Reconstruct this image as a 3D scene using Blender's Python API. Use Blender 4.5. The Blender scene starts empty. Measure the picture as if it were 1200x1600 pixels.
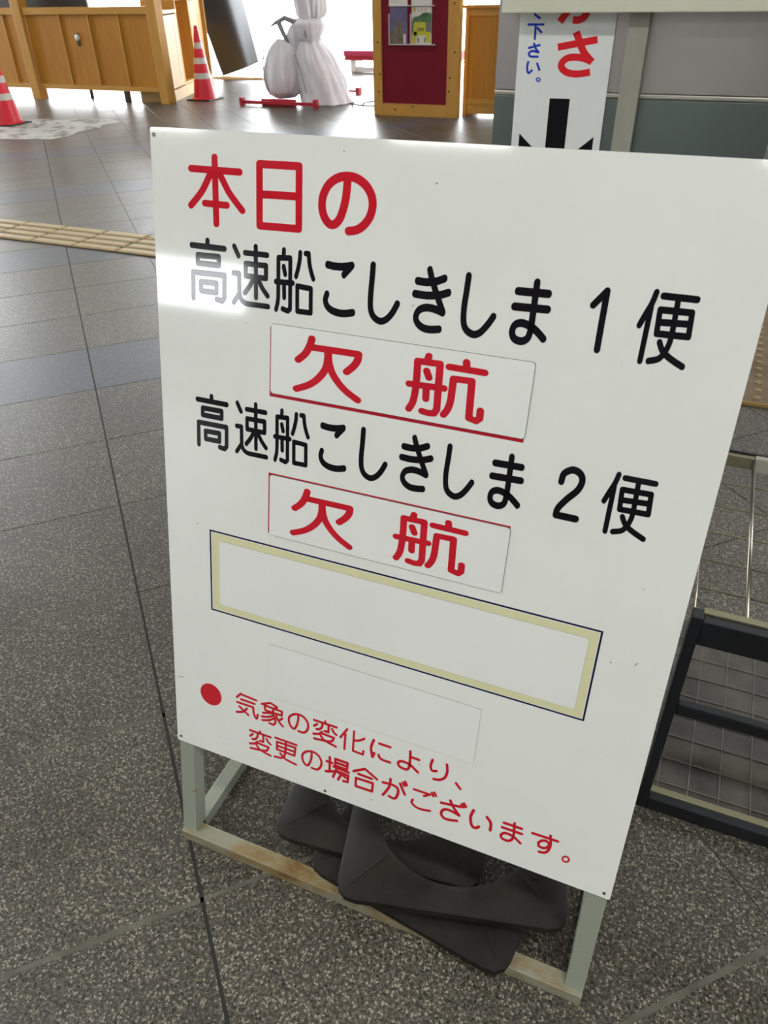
import bpy, bmesh, math, random
from mathutils import Vector, Matrix, noise
random.seed(7)
scene = bpy.context.scene
COL = scene.collection

# ---------------------------------------------------------------- camera, world, lights, exposure
LEAN = math.radians(13.238)          # the sign board leans back by this much
cam_d = bpy.data.cameras.new('camera')
cam = bpy.data.objects.new('camera', cam_d)
COL.objects.link(cam)
rt = Vector((0.9209, 0.3894, -0.0187)); fw = Vector((-0.3269, 0.7468, -0.5792))
fw.normalize(); rt = (rt - fw * rt.dot(fw)).normalized(); upv = rt.cross(fw)
cam.matrix_world = Matrix(((rt.x, upv.x, -fw.x, 0.6176), (rt.y, upv.y, -fw.y, -0.5236), (rt.z, upv.z, -fw.z, 1.187), (0, 0, 0, 1)))
cam_d.sensor_fit = 'VERTICAL'; cam_d.sensor_height = 36.0
cam_d.lens = 1173.52 / 1600 * 36.0
cam_d.clip_start = 0.02; cam_d.clip_end = 300
cam_d.dof.use_dof = True; cam_d.dof.focus_distance = 1.2; cam_d.dof.aperture_fstop = 12.0
scene.camera = cam

world = bpy.data.worlds.new('world'); scene.world = world
world.use_nodes = True
wb = world.node_tree.nodes['Background']
wb.inputs[0].default_value = (0.93, 0.97, 1.0, 1); wb.inputs[1].default_value = 17.0

def ceiling_fill(x, y, power, sx=1.25, sy=0.25):  # unseen fill light added overhead to brighten the board and floor
    l = bpy.data.lights.new('ceiling_fill', 'AREA'); l.shape = 'RECTANGLE'; l.size = sx; l.size_y = sy
    l.energy = power; l.color = (0.985, 1.0, 0.965)
    o = bpy.data.objects.new('ceiling_fill', l); COL.objects.link(o); o.location = (x, y, 3.12)
for lx in (-9.0, -5.5, -2.0, 1.5, 5.0):
    for ly in (-6.5, -3.6, -0.7):
        ceiling_fill(lx, ly, 39)
    for ly in (3.4, 6.4):
        ceiling_fill(lx, ly, 15)

vs = scene.view_settings
vs.view_transform = 'Standard'; vs.look = 'None'; vs.exposure = 0.0; vs.gamma = 1.0; vs.use_curve_mapping = False

# ---------------------------------------------------------------- material helpers
def mat(name, color, rough=0.5, metal=0.0, spec=0.5, coat=0.0, alpha=None, trans=0.0):
    m = bpy.data.materials.new(name); m.use_nodes = True
    b = m.node_tree.nodes['Principled BSDF']
    b.inputs['Base Color'].default_value = (*color, 1)
    b.inputs['Roughness'].default_value = rough; b.inputs['Metallic'].default_value = metal
    b.inputs['Specular IOR Level'].default_value = spec; b.inputs['Coat Weight'].default_value = coat
    b.inputs['Coat Roughness'].default_value = 0.08; b.inputs['Transmission Weight'].default_value = trans
    return m
def nd(m, typ, **kw):
    n = m.node_tree.nodes.new(typ)
    for k, v in kw.items():
        if k in n.inputs: n.inputs[k].default_value = v
        else: setattr(n, k, v)
    return n
def lk(m, a, b): m.node_tree.links.new(a, b)
def bsdf(m): return m.node_tree.nodes['Principled BSDF']
def ramp(m, stops):
    r = nd(m, 'ShaderNodeValToRGB'); e = r.color_ramp.elements
    while len(e) < len(stops): e.new(0.5)
    for i, (p, c) in enumerate(stops): e[i].position = p; e[i].color = (*c, 1)
    return r
def pos(m, scale=(1, 1, 1)):
    g = nd(m, 'ShaderNodeNewGeometry'); mp = nd(m, 'ShaderNodeMapping'); mp.inputs['Scale'].default_value = scale
    lk(m, g.outputs['Position'], mp.inputs['Vector']); return mp.outputs['Vector']
def noisy(name, stops, scale, rough=0.5, detail=4, stretch=(1, 1, 1), bump=0.0, bscale=None, metal=0.0, spec=0.5, coat=0.0, nrough=0.6):
    m = mat(name, stops[0][1], rough, metal, spec, coat)
    v = pos(m, stretch)
    n = nd(m, 'ShaderNodeTexNoise', Scale=scale, Detail=detail, Roughness=nrough); lk(m, v, n.inputs['Vector'])
    r = ramp(m, stops); lk(m, n.outputs['Fac'], r.inputs['Fac']); lk(m, r.outputs['Color'], bsdf(m).inputs['Base Color'])
    if bump:
        n2 = nd(m, 'ShaderNodeTexNoise', Scale=bscale or scale, Detail=3.0); lk(m, v, n2.inputs['Vector'])
        bp = nd(m, 'ShaderNodeBump', Strength=bump, Distance=0.002); lk(m, n2.outputs['Fac'], bp.inputs['Height'])
        lk(m, bp.outputs['Normal'], bsdf(m).inputs['Normal'])
    return m
def granite(name, dark, mid, light):
    m = mat(name, mid, 0.42, 0, 0.62)
    v = pos(m)
    big = nd(m, 'ShaderNodeTexNoise', Scale=3.5, Detail=4.0); lk(m, v, big.inputs['Vector'])
    fine = nd(m, 'ShaderNodeTexNoise', Scale=190.0, Detail=6.0, Roughness=0.85); lk(m, v, fine.inputs['Vector'])
    r1 = ramp(m, [(0.37, dark), (0.475, mid), (0.54, tuple(0.72 * a + 0.28 * b for a, b in zip(mid, light))), (0.64, light)]); lk(m, fine.outputs['Fac'], r1.inputs['Fac'])
    wp = nd(m, 'ShaderNodeVectorMath', operation='MULTIPLY_ADD'); wn = nd(m, 'ShaderNodeTexNoise', Scale=260.0, Detail=2.0); lk(m, v, wn.inputs['Vector'])
    lk(m, wn.outputs['Color'], wp.inputs[0]); wp.inputs[1].default_value = (0.005, 0.005, 0.005); lk(m, v, wp.inputs[2])
    vo = nd(m, 'ShaderNodeTexVoronoi', Scale=225.0); lk(m, wp.outputs[0], vo.inputs['Vector'])
    sx = nd(m, 'ShaderNodeSeparateColor'); lk(m, vo.outputs['Color'], sx.inputs[0])
    def thr(sock, val, op):
        n = nd(m, 'ShaderNodeMath', operation=op); n.inputs[1].default_value = val; lk(m, sock, n.inputs[0]); return n.outputs[0]
    def mul(a, b):
        n = nd(m, 'ShaderNodeMath', operation='MULTIPLY'); lk(m, a, n.inputs[0]); lk(m, b, n.inputs[1]); return n.outputs[0]
    near_c = thr(vo.outputs['Distance'], 0.46, 'LESS_THAN')
    fl1 = mul(thr(sx.outputs[0], 0.72, 'GREATER_THAN'), near_c); fl2 = mul(thr(sx.outputs[1], 0.90, 'GREATER_THAN'), near_c)
    fm = nd(m, 'ShaderNodeMix', data_type='RGBA'); lk(m, fl1, fm.inputs['Factor']); lk(m, r1.outputs['Color'], fm.inputs[6]); fm.inputs[7].default_value = (*[min(c * 1.05, 1) for c in light], 1)
    fm2 = nd(m, 'ShaderNodeMix', data_type='RGBA'); lk(m, fl2, fm2.inputs['Factor']); lk(m, fm.outputs[2], fm2.inputs[6]); fm2.inputs[7].default_value = (*dark, 1)
    r2 = ramp(m, [(0.3, (0.78, 0.77, 0.76)), (0.7, (1.12, 1.12, 1.12))]); lk(m, big.outputs['Fac'], r2.inputs['Fac'])
    oi = nd(m, 'ShaderNodeObjectInfo')
    r3 = ramp(m, [(0.0, (0.9, 0.9, 0.9)), (1.0, (1.08, 1.08, 1.08))]); lk(m, oi.outputs['Random'], r3.inputs['Fac'])
    mx = nd(m, 'ShaderNodeMix', data_type='RGBA', blend_type='MULTIPLY'); mx.inputs['Factor'].default_value = 1
    lk(m, fm2.outputs[2], mx.inputs[6]); lk(m, r2.outputs['Color'], mx.inputs[7])
    mx2 = nd(m, 'ShaderNodeMix', data_type='RGBA', blend_type='MULTIPLY'); mx2.inputs['Factor'].default_value = 1
    lk(m, mx.outputs[2], mx2.inputs[6]); lk(m, r3.outputs['Color'], mx2.inputs[7])
    lk(m, mx2.outputs[2], bsdf(m).inputs['Base Color'])
    bn = nd(m, 'ShaderNodeTexNoise', Scale=150.0, Detail=2.0, Roughness=0.6); lk(m, v, bn.inputs['Vector'])
    bp = nd(m, 'ShaderNodeBump', Strength=0.5, Distance=0.0014); lk(m, bn.outputs['Fac'], bp.inputs['Height'])
    lk(m, bp.outputs['Normal'], bsdf(m).inputs['Normal'])
    rr = nd(m, 'ShaderNodeMapRange'); rr.inputs['To Min'].default_value = 0.30; rr.inputs['To Max'].default_value = 0.46
    lk(m, big.outputs['Fac'], rr.inputs['Value']); lk(m, rr.outputs['Result'], bsdf(m).inputs['Roughness'])
    return m

M = {}
M['granite'] = granite('granite', (0.011, 0.009, 0.0065), (0.040, 0.034, 0.025), (0.27, 0.245, 0.19))
M['granite_blue'] = granite('granite_blue', (0.028, 0.030, 0.038), (0.062, 0.066, 0.084), (0.15, 0.16, 0.19))
M['grout'] = noisy('grout', [(0.35, (0.035, 0.032, 0.027)), (0.65, (0.06, 0.055, 0.045))], 9, 0.8)
M['dust'] = noisy('dust', [(0.35, (0.085, 0.077, 0.060)), (0.65, (0.15, 0.137, 0.11))], 14, 0.9)
M['joint'] = mat('joint', (0.018, 0.016, 0.014), 0.8)
def signwhite(name, c, rough):
    m = noisy(name, [(0.35, tuple(x * 0.965 for x in c)), (0.6, c)], 7.0, rough, 5, coat=0.0, spec=0.55)
    sp = nd(m, 'ShaderNodeTexVoronoi', Scale=26.0); lk(m, pos(m), sp.inputs['Vector'])
    st = nd(m, 'ShaderNodeMath', operation='LESS_THAN'); st.inputs[1].default_value = 0.028; lk(m, sp.outputs['Distance'], st.inputs[0])
    src = bsdf(m).inputs['Base Color'].links[0].from_socket
    mx = nd(m, 'ShaderNodeMix', data_type='RGBA'); lk(m, st.outputs[0], mx.inputs['Factor']); lk(m, src, mx.inputs[6]); mx.inputs[7].default_value = (0.32, 0.31, 0.29, 1)
    lk(m, mx.outputs[2], bsdf(m).inputs['Base Color'])
    return m
M['sign_white'] = signwhite('sign_white', (0.80, 0.81, 0.775), 0.06)
M['plate_white'] = noisy('plate_white', [(0.3, (0.77, 0.785, 0.755)), (0.7, (0.80, 0.81, 0.78))], 9, 0.3)
M['edge_shadow_grey'] = mat('edge_shadow_grey', (0.36, 0.36, 0.34), 0.6)
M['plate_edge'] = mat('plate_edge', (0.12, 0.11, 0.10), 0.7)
M['letter_red'] = noisy('letter_red', [(0.3, (0.53, 0.008, 0.022)), (0.7, (0.60, 0.014, 0.028))], 30, 0.07, spec=0.4)
M['letter_black'] = mat('letter_black', (0.004, 0.003, 0.006), 0.07, spec=0.4)
M['line_red'] = mat('line_red', (0.42, 0.008, 0.025), 0.2)
M['navy'] = mat('navy', (0.010, 0.008, 0.05), 0.2)
M['pale_yellow'] = mat('pale_yellow', (0.70, 0.68, 0.42), 0.2)
def rusty(name, base, amount=0.62, rust=(0.22, 0.10, 0.03), scale=60):
    m = mat(name, base, 0.45)
    v = pos(m)
    n = nd(m, 'ShaderNodeTexNoise', Scale=scale, Detail=6.0, Roughness=0.7); lk(m, v, n.inputs['Vector'])
    r = ramp(m, [(amount, base), (amount + 0.05, rust), (amount + 0.12, (0.06, 0.03, 0.015))]); lk(m, n.outputs['Fac'], r.inputs['Fac'])
    lk(m, r.outputs['Color'], bsdf(m).inputs['Base Color'])
    return m
M['frame_paint'] = rusty('frame_paint', (0.27, 0.29, 0.235), 0.655)
M['frame_rust'] = noisy('frame_rust', [(0.45, (0.27, 0.26, 0.19)), (0.57, (0.24, 0.17, 0.07)), (0.70, (0.14, 0.065, 0.018))], 16, 0.5, 7, (0.5, 1, 1), nrough=0.75)
M['screw'] = mat('screw', (0.20, 0.19, 0.17), 0.4, 0.8)
M['rubber'] = noisy('rubber', [(0.3, (0.008, 0.0065, 0.005)), (0.7, (0.020, 0.016, 0.012))], 14, 0.6, 5, bump=0.2, bscale=180, spec=0.22)
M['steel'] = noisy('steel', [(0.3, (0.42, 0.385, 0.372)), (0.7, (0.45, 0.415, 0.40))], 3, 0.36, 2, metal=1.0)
M['steel_dark_reflection'] = noisy('steel_dark_reflection', [(0.3, (0.17, 0.20, 0.19)), (0.7, (0.19, 0.22, 0.21))], 3, 0.36, 2, metal=1.0)  # dark floor reflection put into the colour of the lower steel
M['highlight_metal'] = mat('highlight_metal', (0.50, 0.47, 0.42), 0.35, 1.0)
M['post_grey'] = noisy('post_grey', [(0.3, (0.33, 0.33, 0.27)), (0.7, (0.38, 0.38, 0.31))], 20, 0.45)
M['cream'] = noisy('cream', [(0.3, (0.72, 0.73, 0.57)), (0.7, (0.78, 0.78, 0.63))], 6, 0.45)
M['banner'] = noisy('banner', [(0.3, (0.86, 0.88, 0.86)), (0.7, (0.89, 0.90, 0.88))], 6, 0.5)
M['banner_red'] = mat('banner_red', (0.82, 0.012, 0.022), 0.5, spec=0.25)
M['banner_blue'] = mat('banner_blue', (0.010, 0.045, 0.52), 0.5, spec=0.25)
M['banner_black'] = mat('banner_black', (0.004, 0.0035, 0.006), 0.5, spec=0.15)
M['tan'] = noisy('tan', [(0.3, (0.20, 0.14, 0.085)), (0.7, (0.27, 0.20, 0.125))], 12, 0.6, 4, (1, 1, 8), spec=0.2)
M['ochre'] = mat('ochre', (0.30, 0.19, 0.05), 0.5)
M['brass'] = mat('brass', (0.33, 0.235, 0.10), 0.4)
M['black_metal'] = noisy('black_metal', [(0.3, (0.005, 0.0055, 0.008)), (0.7, (0.009, 0.010, 0.014))], 10, 0.4, spec=0.35)
M['chrome'] = mat('chrome', (0.36, 0.32, 0.26), 0.3, 1.0)
M['olive_metal'] = mat('olive_metal', (0.24, 0.22, 0.14), 0.4, 0.6)
M['tray'] = noisy('tray', [(0.35, (0.022, 0.019, 0.015)), (0.65, (0.085, 0.072, 0.058))], 11, 0.4, 4)
M['tray_bar'] = mat('tray_bar', (0.13, 0.12, 0.10), 0.4)
def wood(name, a, b, axis=2):
    s = [9, 9, 9]; s[axis] = 0.7
    return noisy(name, [(0.3, a), (0.7, b)], 3.0, 0.45, 5, tuple(s), nrough=0.7, spec=0.25)
M['wood_dark'] = wood('wood_dark', (0.42, 0.175, 0.018), (0.52, 0.235, 0.03))
M['wood_mid'] = wood('wood_mid', (0.50, 0.245, 0.042), (0.60, 0.32, 0.07))
M['wood_h'] = wood('wood_h', (0.50, 0.245, 0.042), (0.60, 0.32, 0.07), 0)
M['wood_light'] = wood('wood_light', (0.52, 0.335, 0.14), (0.60, 0.41, 0.19))
M['knot'] = mat('knot', (0.05, 0.02, 0.008), 0.6)
M['cone_red'] = mat('cone_red', (0.72, 0.012, 0.03), 0.4)
M['cone_white'] = mat('cone_white', (0.62, 0.58, 0.52), 0.5)
M['red_panel'] = noisy('red_panel', [(0.3, (0.17, 0.006, 0.018)), (0.7, (0.20, 0.009, 0.022))], 4, 0.5, spec=0.15)
M['red_metal'] = mat('red_metal', (0.45, 0.010, 0.025), 0.4)
M['red_bench'] = mat('red_bench', (0.50, 0.03, 0.10), 0.45)
M['cloth'] = noisy('cloth', [(0.3, (0.70, 0.68, 0.72)), (0.7, (0.80, 0.79, 0.82))], 6, 0.7, 4, bump=0.3, bscale=40)
M['cloth_dark'] = mat('cloth_dark', (0.30, 0.29, 0.31), 0.8)
M['black_sheet'] = mat('black_sheet', (0.014, 0.014, 0.016), 0.28)
M['tactile'] = noisy('tactile', [(0.3, (0.44, 0.33, 0.17)), (0.7, (0.52, 0.40, 0.22))], 12, 0.5, 4, bump=0.2, bscale=90)
M['tactile_base'] = noisy('tactile_base', [(0.3, (0.08, 0.055, 0.025)), (0.7, (0.11, 0.075, 0.035))], 12, 0.7)
M['patch'] = noisy('patch', [(0.42, (0.16, 0.15, 0.135)), (0.5, (0.50, 0.49, 0.45))], 5, 0.6, 6, nrough=0.75)
M['wall'] = noisy('wall', [(0.3, (0.15, 0.145, 0.14)), (0.7, (0.17, 0.165, 0.16))], 2, 0.8)
M['ceil'] = noisy('ceil', [(0.3, (0.55, 0.54, 0.52)), (0.7, (0.58, 0.57, 0.55))], 2, 0.9)
M['dark'] = mat('dark', (0.012, 0.011, 0.010), 0.5)
M['paper'] = mat('paper', (0.66, 0.62, 0.55), 0.5)
M['clear'] = mat('clear', (0.75, 0.72, 0.72), 0.2)
M['concrete'] = noisy('concrete', [(0.3, (0.42, 0.42, 0.42)), (0.7, (0.5, 0.5, 0.5))], 3, 0.9)

# ---------------------------------------------------------------- mesh helpers
class MB:
    def __init__(s): s.v = []; s.f = []
    def add(s, vs, fs):
        o = len(s.v); s.v += [tuple(p) for p in vs]; s.f += [tuple(i + o for i in f) for f in fs]; return s
    def box(s, x0, x1, y0, y1, z0, z1, bev=0.0, mtx=None):
        bm = bmesh.new(); bmesh.ops.create_cube(bm, size=1)
        for v in bm.verts: v.co = Vector((x0 + (v.co.x + .5) * (x1 - x0), y0 + (v.co.y + .5) * (y1 - y0), z0 + (v.co.z + .5) * (z1 - z0)))
        if bev: bmesh.ops.bevel(bm, geom=bm.edges[:], offset=bev, segments=2, affect='EDGES', profile=0.6)
        if mtx: bmesh.ops.transform(bm, matrix=mtx, verts=bm.verts)
        bm.verts.index_update(); bm.normal_update()
        s.add([v.co[:] for v in bm.verts], [[v.index for v in f.verts] for f in bm.faces]); bm.free(); return s
    def bar(s, p, q, w, h, upd=(0, 0, 1), bev=0.0):
        p = Vector(p); q = Vector(q); z = (q - p); L = z.length; z.normalize(); x = Vector(upd).cross(z)
        if x.length < 1e-5: x = Vector((1, 0, 0)).cross(z)
        x.normalize(); y = z.cross(x)
        m = Matrix(((x.x, y.x, z.x, p.x), (x.y, y.y, z.y, p.y), (x.z, y.z, z.z, p.z), (0, 0, 0, 1)))
        return s.box(-w / 2, w / 2, -h / 2, h / 2, 0, L, bev, m)
    def tube(s, pts, r, n=10):
        pts = [Vector(p) for p in pts]; rings = []
        for i, p in enumerate(pts):
            d = (pts[min(i + 1, len(pts) - 1)] - pts[max(i - 1, 0)]).normalized()
            a = d.cross(Vector((0, 0, 1)));
            if a.length < 1e-3: a = d.cross(Vector((1, 0, 0)))
            a.normalize(); b = d.cross(a); rr = r[i] if isinstance(r, (list, tuple)) else r
            rings.append([p + (a * math.cos(2 * math.pi * k / n) + b * math.sin(2 * math.pi * k / n)) * rr for k in range(n)])
        vs = [v for rg in rings for v in rg]; fs = []
        for i in range(len(pts) - 1):
            for k in range(n): fs.append((i * n + k, i * n + (k + 1) % n, (i + 1) * n + (k + 1) % n, (i + 1) * n + k))
        fs.append(tuple(range(n))[::-1]); fs.append(tuple((len(pts) - 1) * n + k for k in range(n)))
        return s.add(vs, fs)
    def lathe(s, prof, c=(0, 0, 0), n=28, cap=True):
        vs = []; fs = []
        for r, z in prof:
            for k in range(n):
                a = 2 * math.pi * k / n; vs.append((c[0] + r * math.cos(a), c[1] + r * math.sin(a), c[2] + z))
        for i in range(len(prof) - 1):
            for k in range(n): fs.append((i * n + k, i * n + (k + 1) % n, (i + 1) * n + (k + 1) % n, (i + 1) * n + k))
        if cap: fs.append(tuple(range(n))[::-1]); fs.append(tuple((len(prof) - 1) * n + k for k in range(n)))
        return s.add(vs, fs)
    def prism(s, poly, fn, d0, d1):
        n = len(poly)
        vs = [fn(x, y, d0) for x, y in poly] + [fn(x, y, d1) for x, y in poly]
        fs = [tuple(range(n)), tuple(range(2 * n - 1, n - 1, -1))] + [(i, n + i, n + (i + 1) % n, (i + 1) % n) for i in range(n)]
        return s.add(vs, fs)
    def mesh(s, name):
        me = bpy.data.meshes.new(name); me.from_pydata(s.v, [], s.f); me.update()
        bm = bmesh.new(); bm.from_mesh(me); bmesh.ops.recalc_face_normals(bm, faces=bm.faces); bm.to_mesh(me); bm.free(); return me
    def build(s, name, m, parent=None, smooth=False):
        return link(name, s.mesh(name), m, parent, smooth)
def link(name, me, m, parent=None, smooth=False):
    if m is not None and not me.materials: me.materials.append(M[m] if isinstance(m, str) else m)
    if smooth:
        for p in me.polygons: p.use_smooth = True
    o = bpy.data.objects.new(name, me); COL.objects.link(o)
    if parent: o.parent = parent; o.matrix_parent_inverse = parent.matrix_basis.inverted()
    return o
def part(name, m, parent, *boxes, bev=0.0):
    b = MB()
    for bx in boxes: b.box(*bx, bev)
    return b.build(name, m, parent)
def empty(name, loc=(0, 0, 0), rz=0.0):
    o = bpy.data.objects.new(name, None); COL.objects.link(o); o.location = loc; o.rotation_euler.z = rz; o.empty_display_size = 0.1
    return o
def tag(o, label, cat, group=None, kind=None):
    o['label'] = label; o['category'] = cat
    if group: o['group'] = group
    if kind: o['kind'] = kind
    return o
def struct(o): o['kind'] = 'structure'; return o
def autosmooth(o, deg=35):
    me = o.data
    for p in me.polygons: p.use_smooth = True
    bm = bmesh.new(); bm.from_mesh(me); c = math.radians(deg)
    for e in bm.edges:
        if len(e.link_faces) == 2 and e.calc_face_angle(0) > c: e.smooth = False
    bm.to_mesh(me); bm.free(); return o

# ---------------------------------------------------------------- structure
floor = part('floor', 'grout', None, (-16, 9, -9, 14.0, -0.06, -0.0016)); struct(floor)
TD = Vector((-math.sin(math.radians(45)), math.cos(math.radians(45)), 0)); CD = Vector((TD.y, -TD.x, 0))
TP, CP, TO, CO = 0.3985, 0.4000, -0.1200, 0.0103
def tile_mesh(name, gt, gc):
    b = MB(); t0, t1, c0, c1 = gt / 2, TP - gt / 2, gc / 2, CP - gc / 2; e = 0.0012
    P = lambda t, c, z: tuple(TD * t + CD * c + Vector((0, 0, z)))
    lo = [P(t0, c0, -.0015), P(t1, c0, -.0015), P(t1, c1, -.0015), P(t0, c1, -.0015)]
    mi = [P(t0, c0, -e), P(t1, c0, -e), P(t1, c1, -e), P(t0, c1, -e)]
    hi = [P(t0 + e, c0 + e, 0), P(t1 - e, c0 + e, 0), P(t1 - e, c1 - e, 0), P(t0 + e, c1 - e, 0)]
    fs = [(8, 9, 10, 11)] + [(i, (i + 1) % 4, 4 + (i + 1) % 4, 4 + i) for i in range(4)] + [(4 + i, 4 + (i + 1) % 4, 8 + (i + 1) % 4, 8 + i) for i in range(4)]
    return b.add(lo + mi + hi, fs)
tm = tile_mesh('tile', 0.0022, 0.0028)
tile_a = tm.mesh('tile'); tile_a.materials.append(M['granite'])
tile_b = tm.mesh('tile_blue'); tile_b.materials.append(M['granite_blue'])
TACY0, TACY1 = 2.712, 3.045
camp = Vector((0.6176, -0.5236, 1.187))
def in_view(p, margin=0.12):
    d = Vector((p.x, p.y, 0)) - camp; z = d.dot(fw)
    if z < 0.25: return None
    x = d.dot(rt) / z * 1173.5 / 600; y = -d.dot(upv) / z * 1173.5 / 800
    return z if abs(x) < 1 + margin and abs(y) < 1 + margin else None
tiles = []
for i in range(-30, 44):
    for j in range(-40, 24):
        o = TD * (TO + i * TP) + CD * (CO + j * CP); c = o + TD * TP / 2 + CD * CP / 2
        if c.x < -15.6 or c.x > 8.6 or c.y < -8.6 or c.y > 13.6: continue
        z = None
        for a in (0, .5, 1):
            for b_ in (0, .5, 1):
                zz = in_view(o + TD * TP * a + CD * CP * b_)
                if zz and (z is None or zz < z): z = zz
        tiles.append((z if z else 99, i, j, o))
tiles.sort(key=lambda t: t[0])
rest = MB(); near = 0
for z, i, j, o in tiles:
    if z < 50 and near < 290:
        near += 1
        t = link('tile', tile_b if i in (5, 9, 13, 17) else tile_a, None, floor); t.location = o
    else:
        rest.add([tuple(Vector(v) + o) for v in tm.v], tm.f)
for jj, wd, ta, tb in ((0, 0.0058, -1.2, 12.0), (1, 0.0034, 1.0, 12.0), (2, 0.003, 1.6, 12.0), (-1, 0.003, 0.5, 12.0)):
    q0 = CD * (CO + jj * CP); b = MB()
    b.add([tuple(q0 + CD * s * wd / 2 + TD * tt + Vector((0, 0, 0.0002))) for tt in (ta, tb) for s in (-1, 1)], [(0, 1, 3, 2)])
    b.build('expansion_joint', 'joint', floor)
for kk, ca, cb in ((0, -1.2, 0.9), (1, -1.2, 0.2), (2, -1.2, 0.0), (-1, 0.3, 1.3)):
    q0 = TD * (TO + kk * TP); b = MB(); n = 24
    ws = [0.0045 + 0.0022 * noise.noise(Vector((kk * 5.3, i * 0.45, 0))) for i in range(n + 1)]
    b.add([tuple(q0 + TD * s * ws[i] + CD * (ca + (cb - ca) * i / n) + Vector((0, 0, 0.0002))) for i in range(n + 1) for s in (-1, 1)], [(2 * i, 2 * i + 1, 2 * i + 3, 2 * i + 2) for i in range(n)])
    b.build('dusty_joint', 'dust', floor)
far_tiles = rest.build('tile_field', 'granite', floor); far_tiles['kind'] = 'stuff'
pp = [(-5.88, 5.35), (-5.62, 5.40), (-5.35, 5.47), (-5.36, 5.56), (-5.31, 5.66), (-5.42, 5.90), (-5.36, 6.15), (-5.46, 6.30), (-5.40, 6.57), (-5.68, 6.69), (-5.82, 6.58), (-6.01, 6.60), (-6.15, 6.44), (-6.36, 6.50), (-6.6, 6.3), (-7.2, 6.1), (-7.1, 5.2)]
MB().prism(pp, lambda x, y, d: (x, y, d), 0.0, 0.0012).build('worn_patch', 'patch', floor)['label'] = 'worn whitish patch on the floor'
struct(part('ceiling', 'ceil', None, (-16, 9, -9, 14, 3.2, 3.3)))
w = MB()      # wall behind the camera, with a window opening
w.box(-16, -8.4, -9.2, -9, 0, 3.2).box(-5.6, 9, -9.2, -9, 0, 3.2).box(-8.4, -5.6, -9.2, -9, 0, 1.28).box(-8.4, -5.6, -9.2, -9, 2.0, 3.2)
struct(w.build('wall_front', 'wall'))
struct(part('wall_left', 'wall', None, (-16.2, -16, -9, 4.0, 0, 3.2)))
struct(part('wall_right_unseen', 'wall', None, (9, 9.2, -9, 8.0, 0, 3.2)))  # unseen wall, lengthened to hold back daylight from the right
struct(part('wall_back_blocker', 'wall', None, (-2.2, 9, 14.0, 14.2, 0, 3.2)))  # unseen wall added to block daylight glare on the right-hand floor
struct(part('ground_outside', 'concrete', None, (-60, 60, 14.25, 70, -0.2, -0.06)))

# tactile strip: blocks with four raised bars each
strip = empty('tactile_paving', (0, TACY0, 0))
tag(strip, 'yellow tactile paving strip with raised bars crossing the granite floor', 'tactile paving')
base_me = MB().box(0.002, 0.3, 0, TACY1 - TACY0, 0.0, 0.004, 0.001).mesh('tactile_block'); base_me.materials.append(M['tactile_base'])
bw = (TACY1 - TACY0) / 4
bar_b = MB(); 
def bar_profile(x0, x1, yc):
    b = MB(); ys = [-0.031, -0.024, 0.024, 0.031]; zs = [0.004, 0.0105, 0.0105, 0.004]
    vs = [(x0 + (0.012 if k in (1, 2) else 0), yc + ys[k], zs[k]) for k in range(4)] + [(x1 - (0.012 if k in (1, 2) else 0), yc + ys[k], zs[k]) for k in range(4)]
    b.add(vs, [(0, 1, 2, 3), (7, 6, 5, 4), (0, 4, 5, 1), (1, 5, 6, 2), (2, 6, 7, 3), (3, 7, 4, 0)]); return b
bar_me = bar_profile(0.006, 0.296, 0).mesh('raised_bar'); bar_me.materials.append(M['tactile'])
for k in range(-15, -1):
    x = k * 0.302 + 0.05
    blk = bpy.data.objects.new('tactile_block', base_me); COL.objects.link(blk); blk.parent = strip; blk.location = (x, 0, 0)
    for q in range(4):
        r = bpy.data.objects.new('raised_bar', bar_me); COL.objects.link(r); r.parent = blk; r.location = (0, (q + .5) * bw, 0)

# warning blocks with raised dots near the steel cabinet
dots = empty('dotted_tactile_paving', (0.868, 2.03, 0))
tag(dots, 'tan tactile warning blocks with raised dots beyond the umbrella stand', 'tactile paving')
blk_me = MB().box(0.001, 0.304, 0.001, 0.304, 0.0, 0.012, 0.002).mesh('warning_block'); blk_me.materials.append(M['tan'])
dot_me = MB().lathe([(0.0125, 0.0), (0.0115, 0.003), (0.008, 0.0052), (0.002, 0.0058)], (0, 0, 0), 14).mesh('raised_dot'); dot_me.materials.append(M['brass'])
for p in dot_me.polygons: p.use_smooth = True
for bi in range(2):
    for bj in range(3):
        blk = bpy.data.objects.new('warning_block', blk_me); COL.objects.link(blk); blk.parent = dots; blk.location = (-0.1525 + bi * 0.305, bj * 0.305, 0)
        for a in range(5):
            for c in range(5):
                o = bpy.data.objects.new('raised_dot', dot_me); COL.objects.link(o); o.parent = blk; o.location = (0.0305 + a * 0.061, 0.0305 + c * 0.061, 0.012)
part('edge_strip', 'ochre', dots, (0.7165, 1.325, 2.016, 2.0295, 0.0, 0.012), bev=0.002)

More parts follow.
